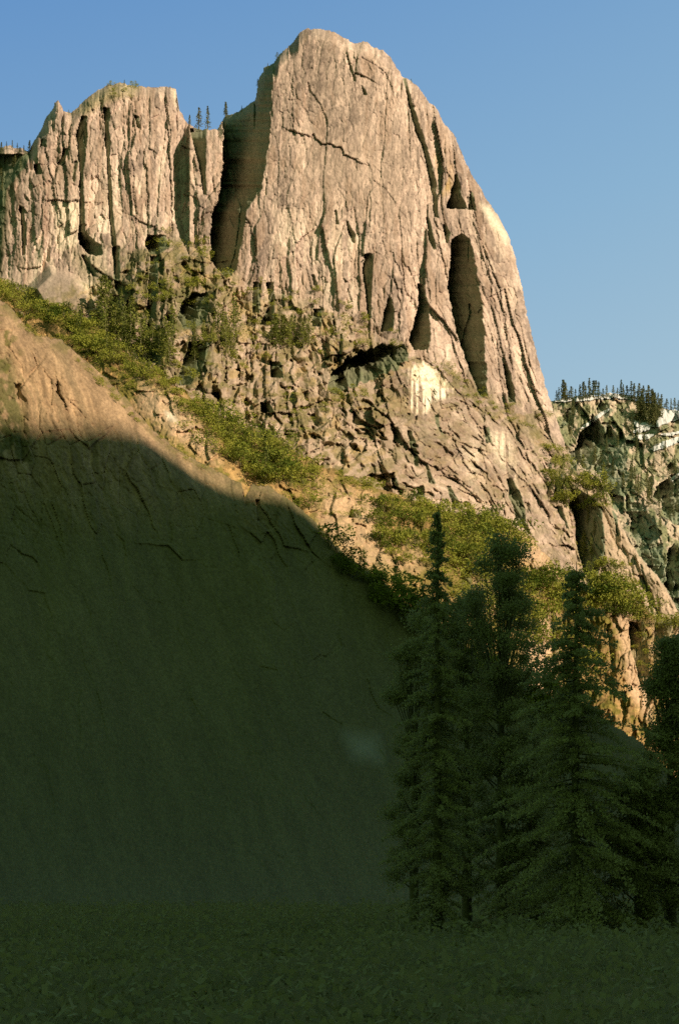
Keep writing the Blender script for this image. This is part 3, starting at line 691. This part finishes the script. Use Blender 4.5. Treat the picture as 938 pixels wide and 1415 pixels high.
# trees and shrubs of the broken lower cliff
fill('conifer', 'M', [(122,440),(150,430),(200,470),(225,500),(205,505),(160,480)], 22, 36, 66, 'tall green conifer below the left rock tower', 'tall conifers below the left tower', 6, wf=1.3)
fill('conifer', 'M', [(215,470),(240,450),(240,520),(215,500)], 7, 34, 56, 'slender conifer beside the dark clefts', 'slender conifers beside the dark clefts', 5, wf=1.2)
fill('conifer', 'M', [(262,470),(330,440),(330,500),(270,510)], 18, 24, 48, 'conifer among the clefts under the big dark gully', 'conifers under the big gully', 7, wf=1.2)
fill('conifer', 'M', [(372,468),(425,462),(440,478),(375,484)], 14, 24, 42, 'conifer on the ledge under the main face', 'conifers on the ledge under the main face', 6, wf=1.4)
fill('shrub', 'M', [(155,350),(300,330),(340,400),(345,520),(260,530),(200,450)], 62, 6, 15, 'dark shrub clinging to the broken cliff left of the main face', 'shrubs on the broken cliff', 8)
fill('shrub', 'M', [(345,380),(440,400),(560,470),(540,482),(440,500),(345,500)], 44, 6, 13, 'shrub on the ledges below the main face', 'shrubs on the ledges below the main face', 8)
fill('shrub', 'M', [(440,545),(500,530),(510,555),(450,580)], 12, 6, 12, 'bright green shrub below the dark arch', 'shrubs below the dark arch', 6)
fill('shrub', 'M', [(565,478),(620,505),(700,560),(760,570),(750,600),(680,580),(600,510)], 26, 5, 10, 'small shrub on the ledge right of the dark arch', 'shrubs on the ledge right of the arch', 7)
fill('dry', 'M', [(300,520),(440,540),(450,600),(380,595),(300,560)], 20, 5, 10, 'dry shrub low on the broken cliff', 'dry shrubs on the broken cliff', 8)
fill('shrub', 'M', [(750,610),(785,640),(775,690),(755,660)], 12, 8, 18, 'green shrub at the lower right corner of the main cliff', 'shrubs at the cliff corner', 6)
fill('shrub', 'M', [(196,330),(232,322),(236,345),(205,350)], 6, 8, 14, 'shrub in the dark hollow of the left tower', 'shrubs in the hollow of the left tower', 5)
# skyline trees
for x in np.arange(462, 800, 8.0):
    x = x+random.uniform(-3, 3)
    put('shade', 'N', x, prof(TOP_N, x)+random.uniform(4, 40), random.uniform(24, 74)*min(1, .45+(x-462)/220), 'shaded conifer along the dark edge of the near slope, below the sunlit hillside', 'shaded conifers along the edge of the near slope', 0, 1.5)
for (x, y, h, lab) in [(275,178,30,'left one of the two close tall pines on the gap between the rocks'), (287,177,31,'right one of the two close tall pines on the gap between the rocks'), (312,160,20,'single pine at the right end of the gap between the rocks'),
      (262,172,14,'short pine left of the tall pines on the gap'), (334,154,9,'tiny sapling on the dark ridge between the gap and the summit')]:
    put('far', 'M', x, y, h, lab, None, 0, 1.9)
for (x, y, h, lab) in [(172,116,9,'leftmost small tree on top of the left rock tower'), (188,120,11,'upright small tree on top of the left rock tower'), (383,80,11,'small tree on the left shoulder of the main summit'),
      (370,92,8,'lower tiny tree on the left shoulder of the main summit'), (356,116,10,'dead looking thin tree on the left edge of the main summit'), (95,156,7,'little tree in the notch left of the left tower'), (568,112,6,'tiny tree on the right shoulder of the main summit')]:
    put('conifer', 'M', x, y+2, h, lab, None, 0, 1.4)
fill('shrub', 'M', [(150,118),(190,118),(185,135),(150,135)], 8, 5, 8, 'low bush on the rounded top of the left tower', 'bushes on top of the left tower', 5)
for i, x in enumerate((-6, 2, 9, 17, 24, 33, 41)):
    put('far', 'M', x, prof(TOP_M, x)+5, random.uniform(10, 17), 'small dark conifer on the skyline at the far left edge', 'conifers on the far left skyline', 0, 1.7)
fill('far', 'M', [(-8,212),(40,212),(30,235),(10,255),(-8,300)], 10, 10, 16, 'dark conifer in the shade left of the left tower', 'shaded conifers left of the left tower', 6, wf=1.8)
row = [(769,16),(772,20),(778,30),(781,26),(786,14),(789,20),(795,16),(801,22),(806,25),(809,20),(814,30),(820,26),(823,26),(827,24),(833,14),(838,18),(847,17),(853,14),(858,26),(861,20),(866,19),(872,26),(876,24),(883,26),(889,24),(896,26),(901,22),(904,18),(909,20),(914,20),(921,16),(927,18),(932,20),(937,18),(943,22)]
for i, (x, h) in enumerate(row):
    lab = {2: 'tall reddish brown topped conifer near the left end of the snowy skyline', 10: 'tall narrow conifer rising highest left of the middle of the snowy skyline', 18: 'dark narrow conifer over the middle of the snowy skyline', 21: 'broad tall conifer just left of the dense clump on the snowy skyline'}.get(i)
    put('far', 'E', x, prof(TOP_E, x)+3, h, lab or 'conifer in the row on the snowy far skyline', None if lab else 'conifers in a row on the far skyline', 0, 1.9)
fill('far', 'E', [(876,560),(905,562),(916,580),(905,592),(880,584)], 18, 24, 36, 'dark conifer in the dense clump on the far hillside', 'clump of conifers on the far hillside', 4, wf=1.8)
fill('far', 'E', [(772,560),(800,560),(830,575),(790,600),(776,590)], 14, 14, 24, 'conifer on the far slope just right of the main cliff', 'conifers on the far slope by the cliff', 6, wf=1.2)
fill('far', 'E', [(845,560),(875,565),(900,605),(938,640),(938,665),(880,650),(866,610)], 24, 12, 24, 'scattered conifer between the snow streaks of the far hillside', 'conifers between the snow streaks', 8, wf=1.3)
fill('far', 'E', [(790,610),(870,600),(868,660),(850,700),(830,660)], 12, 16, 28, 'shaded conifer in the dark far gully', 'conifers in the dark far gully', 7, wf=1.3)
fill('far', 'E', [(866,650),(905,670),(915,710),(880,700)], 16, 18, 30, 'conifer on the shoulder beyond the right rock rib', 'conifers beyond the right rock rib', 6, wf=1.4)
fill('far', 'E', [(905,690),(938,690),(938,840),(920,800)], 8, 14, 26, 'shaded conifer in the last gully at the right edge', 'conifers in the last gully', 7, wf=1.3)

# the 290 largest shrubs are individuals; the small rest is one scrub cover
SPECS.sort(key=lambda q: -q[2][2])
for kind, layer, a, k in SPECS[:290]: put_now(kind, layer, *a, **k)
def cover(spec, seed):
    cos = []; fs = []; n = 0
    for kind, layer, a, k in spec:
        uu, vv, hpx = a[:3]; Yd = samp(*GR[layer], uu, vv); h = hpx*K*Yd
        me = random.choice(SHRUB_G if kind == 'shrub' else SHRUB_Y)
        c = np.empty(len(me.vertices)*3, np.float32); me.vertices.foreach_get('co', c); c = c.reshape(-1, 3)
        th = random.uniform(0, 6.28); r = np.array([[math.cos(th), -math.sin(th), 0], [math.sin(th), math.cos(th), 0], [0, 0, 1]])
        c = (c@r.T)*h*np.array([1.1, 1.1, 1])+P(np.float64(uu), np.float64(vv), Yd-.5)-np.array([0, 0, .06*h])
        cos.append(c); fs.append(np.arange(len(c)).reshape(-1, 4)+n); n += len(c)
    return np.concatenate(cos), np.concatenate(fs)
o = np_mesh('scrub_cover', *cover(SPECS[290:], 5), M_SHRUB)
tag(o, 'low green scrub scattered over the ledges and slopes under the cliff', 'scrub', None, 'stuff')

# ------------------------------------------------------------------ foreground trees (about 100 m away, in the valley shadow)
def fore_conifer(seed, Ht, Wd, bare, gap):
    rng = np.random.default_rng(seed); cen = []; wood = []
    z = bare*Ht
    while z < Ht*.985:
        f = (z-bare*Ht)/(Ht*(1-bare))
        rad = Wd*.5*min(1, .9*(1-f)**.8)*(.75+.25*min(1, f*6))
        for j in range(rng.integers(3, 6)):
            if rng.random() < gap: continue
            th = rng.uniform(0, 2*math.pi); L = rad*rng.uniform(.3, 1.3)+.15; up = .25*(f-.35)
            m = int(30+L*44); t = rng.uniform(.12, 1, m)
            spread = .10+.20*L*.3
            cx = np.cos(th)*L*t; cy = np.sin(th)*L*t; cz = z+L*(up*t-.32*t*t*rng.uniform(.3, 1.5))+rng.normal()*.15
            side = rng.normal(size=m)*spread*(1-.6*t)
            cen.append(np.stack([cx-np.sin(th)*side, cy+np.cos(th)*side, cz+rng.normal(size=m)*.09-abs(rng.normal(size=m))*.08], 1))
            wood.append(tube((0, 0, z), (np.cos(th)*L*.5, np.sin(th)*L*.5, z+L*(up*.5-.08)), .02+.006*L, .006, 4))
        z += rng.uniform(.22, .42)
    cen = np.concatenate(cen); co, f = quads_mesh('f', cen, rng.uniform(.07, .17, len(cen)), M_FORE, rng, .45)
    tr = join([tube((0, 0, -.3), (0, 0, Ht*.5), .38, .24, 10), tube((0, 0, Ht*.5), (.05, 0, Ht), .24, .02, 10)]+wood)
    return np_mesh('crown', co, f, M_FORE, link=False), np_mesh('trunk', *tr, M_BARK, link=False)
def fore_broad(seed, Ht, Wd, z0, lobes=26, dens=760):
    rng = np.random.default_rng(seed); cen = []; wood = [tube((0, 0, -.3), (0, 0, Ht*.55), .45, .22, 10)]
    for k in range(lobes):
        f = rng.random(); zz = Ht*(z0+(.97-z0)*f); rr = Wd*.5*math.sqrt(max(.05, 1-((f-.35)/.68)**2))*rng.uniform(.2, 1.0); th = rng.uniform(0, 6.28)
        c = np.array([math.cos(th)*rr, math.sin(th)*rr, zz]); r = rng.uniform(.45, 1.15)
        p = rng.normal(size=(int(dens*r*r), 3))*r*.5*np.array([1, 1, .7]); cen.append(c+p)
        base = np.array([0, 0, min(Ht*.55, zz-rr*.8)]); wood.append(tube(base, c, .09, .02, 5))
    cen = np.concatenate(cen); co, f = quads_mesh('b', cen, rng.uniform(.05, .12, len(cen)), M_FORE, rng, .7)
    return np_mesh('crown', co, f, M_FORE, link=False), np_mesh('trunk', *join(wood), M_BARK, link=False)
def fore(kind, seed, uu, vtop, Yd, Wpx, label, bare=.25, gap=.15, lobes=26):
    Ht = (V0-vtop)*K*Yd+CZ; Wd = Wpx*K*Yd
    c, t = fore_conifer(seed, Ht, Wd, bare, gap) if kind == 'conifer' else fore_broad(seed, Ht, Wd, bare, lobes)
    thing('tall_conifer' if kind == 'conifer' else 'broadleaf_tree', ((uu-U0)*K*Yd, Yd, 0), [('crown', c), ('trunk', t)], (1, 1, 1), 0, label, 'tree', None)
fore('conifer', 1, 604, 698, 95, 170, 'slim dark foreground conifer with sparse ragged top left of the others', .03, .2)
fore('conifer', 2, 795, 776, 88, 370, 'broad pointed dark foreground conifer standing in front of the right slope', .02, .0)
fore('broad', 3, 692, 728, 100, 120, 'tall dark leafy foreground tree between the two pointed conifers', .12, 0, 120)
fore('broad', 4, 645, 800, 105, 100, 'lower dark leafy foreground tree left of the tall leafy one', .1, 0, 70)
fore('broad', 5, 926, 872, 92, 84, 'dark leafy foreground tree at the right edge with gaps of light', .1, 0, 90)
fore('conifer', 6, 975, 850, 98, 150, 'dark foreground conifer cut by the right edge', .03, .05)
fore('broad', 8, 572, 838, 108, 90, 'low dark leafy foreground tree furthest left', .1, 0, 60)
fore('broad', 9, 884, 1050, 90, 110, 'lowest dark leafy foreground tree right of the broad conifer', .1, 0, 60)
fore('broad', 12, 610, 850, 112, 110, 'rounded dark leafy tree beside the slim ragged conifer', .1, 0, 70)
fore('conifer', 11, 738, 975, 104, 200, 'short wide dark conifer left of the broad pointed one', .03, .1)

# low brush on the shaded valley floor: uncountable
def brush():
    rng = np.random.default_rng(78); cos = []; 
    cen = []; sz = []
    for k in range(1500):
        yy = 14+330*rng.random()**1.3; xx = rng.uniform(-.30, .30)*yy; r = rng.uniform(.5, 1.6)*(1+yy/160); m = int(30+r*12)
        p = rng.normal(size=(m, 3))*np.array([r, r, r*.45])*.6; p[:, 2] = abs(p[:, 2])
        cen.append(p+np.array([xx, yy, 0])); sz.append(rng.uniform(.05, .11, m)*(1+yy/60))
    cen = np.concatenate(cen); sz = np.concatenate(sz)
    g = rng.random((26000, 2)); yy = 12+120*g[:, 0]**1.5; gc = np.stack([(g[:, 1]-.5)*.6*yy, yy, np.full(len(yy), .06)], 1)
    cen = np.concatenate([cen, gc]); sz = np.concatenate([sz, .04+yy*.0022])
    return quads_mesh('b', cen, sz, None, rng, .5)
tag(np_mesh('brush', *brush(), M_BRUSH), 'low dark brush and grass covering the shaded valley floor', 'brush', None, 'stuff')

# ------------------------------------------------------------------ light, sky, camera
sun = bpy.data.lights.new('sun', 'SUN'); sun.energy = 5.0; sun.angle = R(.5); sun.color = (1.0, .80, .58)
so = bpy.data.objects.new('sun', sun); COL.objects.link(so)
from mathutils import Vector
sd = Vector((SH[0]*math.cos(SUN_EL), SH[1]*math.cos(SUN_EL), math.sin(SUN_EL)))
so.rotation_euler = sd.to_track_quat('Z', 'Y').to_euler(); so.location = (1500, -1200, 900)
w = bpy.data.worlds.new('World'); SC.world = w; w.use_nodes = True
nt = w.node_tree; N = nt.nodes; Lk = nt.links
bg = N['Background']; bg.inputs['Strength'].default_value = 1.0
sky = N.new('ShaderNodeTexSky'); sky.sky_type = 'NISHITA'; sky.sun_disc = False; sky.sun_elevation = SUN_EL; sky.sun_rotation = math.atan2(SH[0], SH[1])
tc = N.new('ShaderNodeTexCoord'); sp = N.new('ShaderNodeSeparateXYZ'); Lk.new(tc.outputs['Generated'], sp.inputs[0])
ma = N.new('ShaderNodeMath'); ma.operation = 'MULTIPLY_ADD'; ma.inputs[1].default_value = -.22; Lk.new(sp.outputs['X'], ma.inputs[0]); Lk.new(sp.outputs['Z'], ma.inputs[2])
rp = N.new('ShaderNodeValToRGB'); Lk.new(ma.outputs[0], rp.inputs[0])
e = rp.color_ramp.elements
e[0].position = .25; e[0].color = (*lin((170, 198, 212)), 1); e[1].position = .60; e[1].color = (*lin((100, 147, 199)), 1)
x_ = e.new(.42); x_.color = (*lin((138, 178, 209)), 1)
mr = N.new('ShaderNodeMapRange'); mr.interpolation_type = 'SMOOTHSTEP'; mr.inputs['From Min'].default_value = .05; mr.inputs['From Max'].default_value = .6; Lk.new(sp.outputs['Y'], mr.inputs['Value'])
sc1 = N.new('ShaderNodeVectorMath'); sc1.operation = 'MULTIPLY_ADD'; sc1.inputs[1].default_value = (.004, .004, .0012); sc1.inputs[2].default_value = (.108, .200, .092)
Lk.new(sky.outputs[0], sc1.inputs[0])
mx = N.new('ShaderNodeMix'); mx.data_type = 'RGBA'; Lk.new(mr.outputs[0], mx.inputs[0]); Lk.new(sc1.outputs[0], mx.inputs[6]); Lk.new(rp.outputs[0], mx.inputs[7])
Lk.new(mx.outputs[2], bg.inputs['Color'])
cam = bpy.data.cameras.new('camera'); co_ = bpy.data.objects.new('camera', cam); COL.objects.link(co_)
co_.location = (0, 0, CZ); co_.rotation_euler = (R(90), 0, 0)
cam.sensor_fit = 'HORIZONTAL'; cam.sensor_width = 36; cam.lens = 36/(938*K); cam.shift_y = (V0-707.5)/938
cam.clip_start = .5; cam.clip_end = 30000
SC.camera = co_
SC.view_settings.view_transform = 'Standard'; SC.view_settings.look = 'None'; SC.view_settings.exposure = 0; SC.view_settings.gamma = 1
SC.cycles.max_bounces = 4; SC.cycles.diffuse_bounces = 1; SC.cycles.use_denoising = False; SC.cycles.transparent_max_bounces = 4
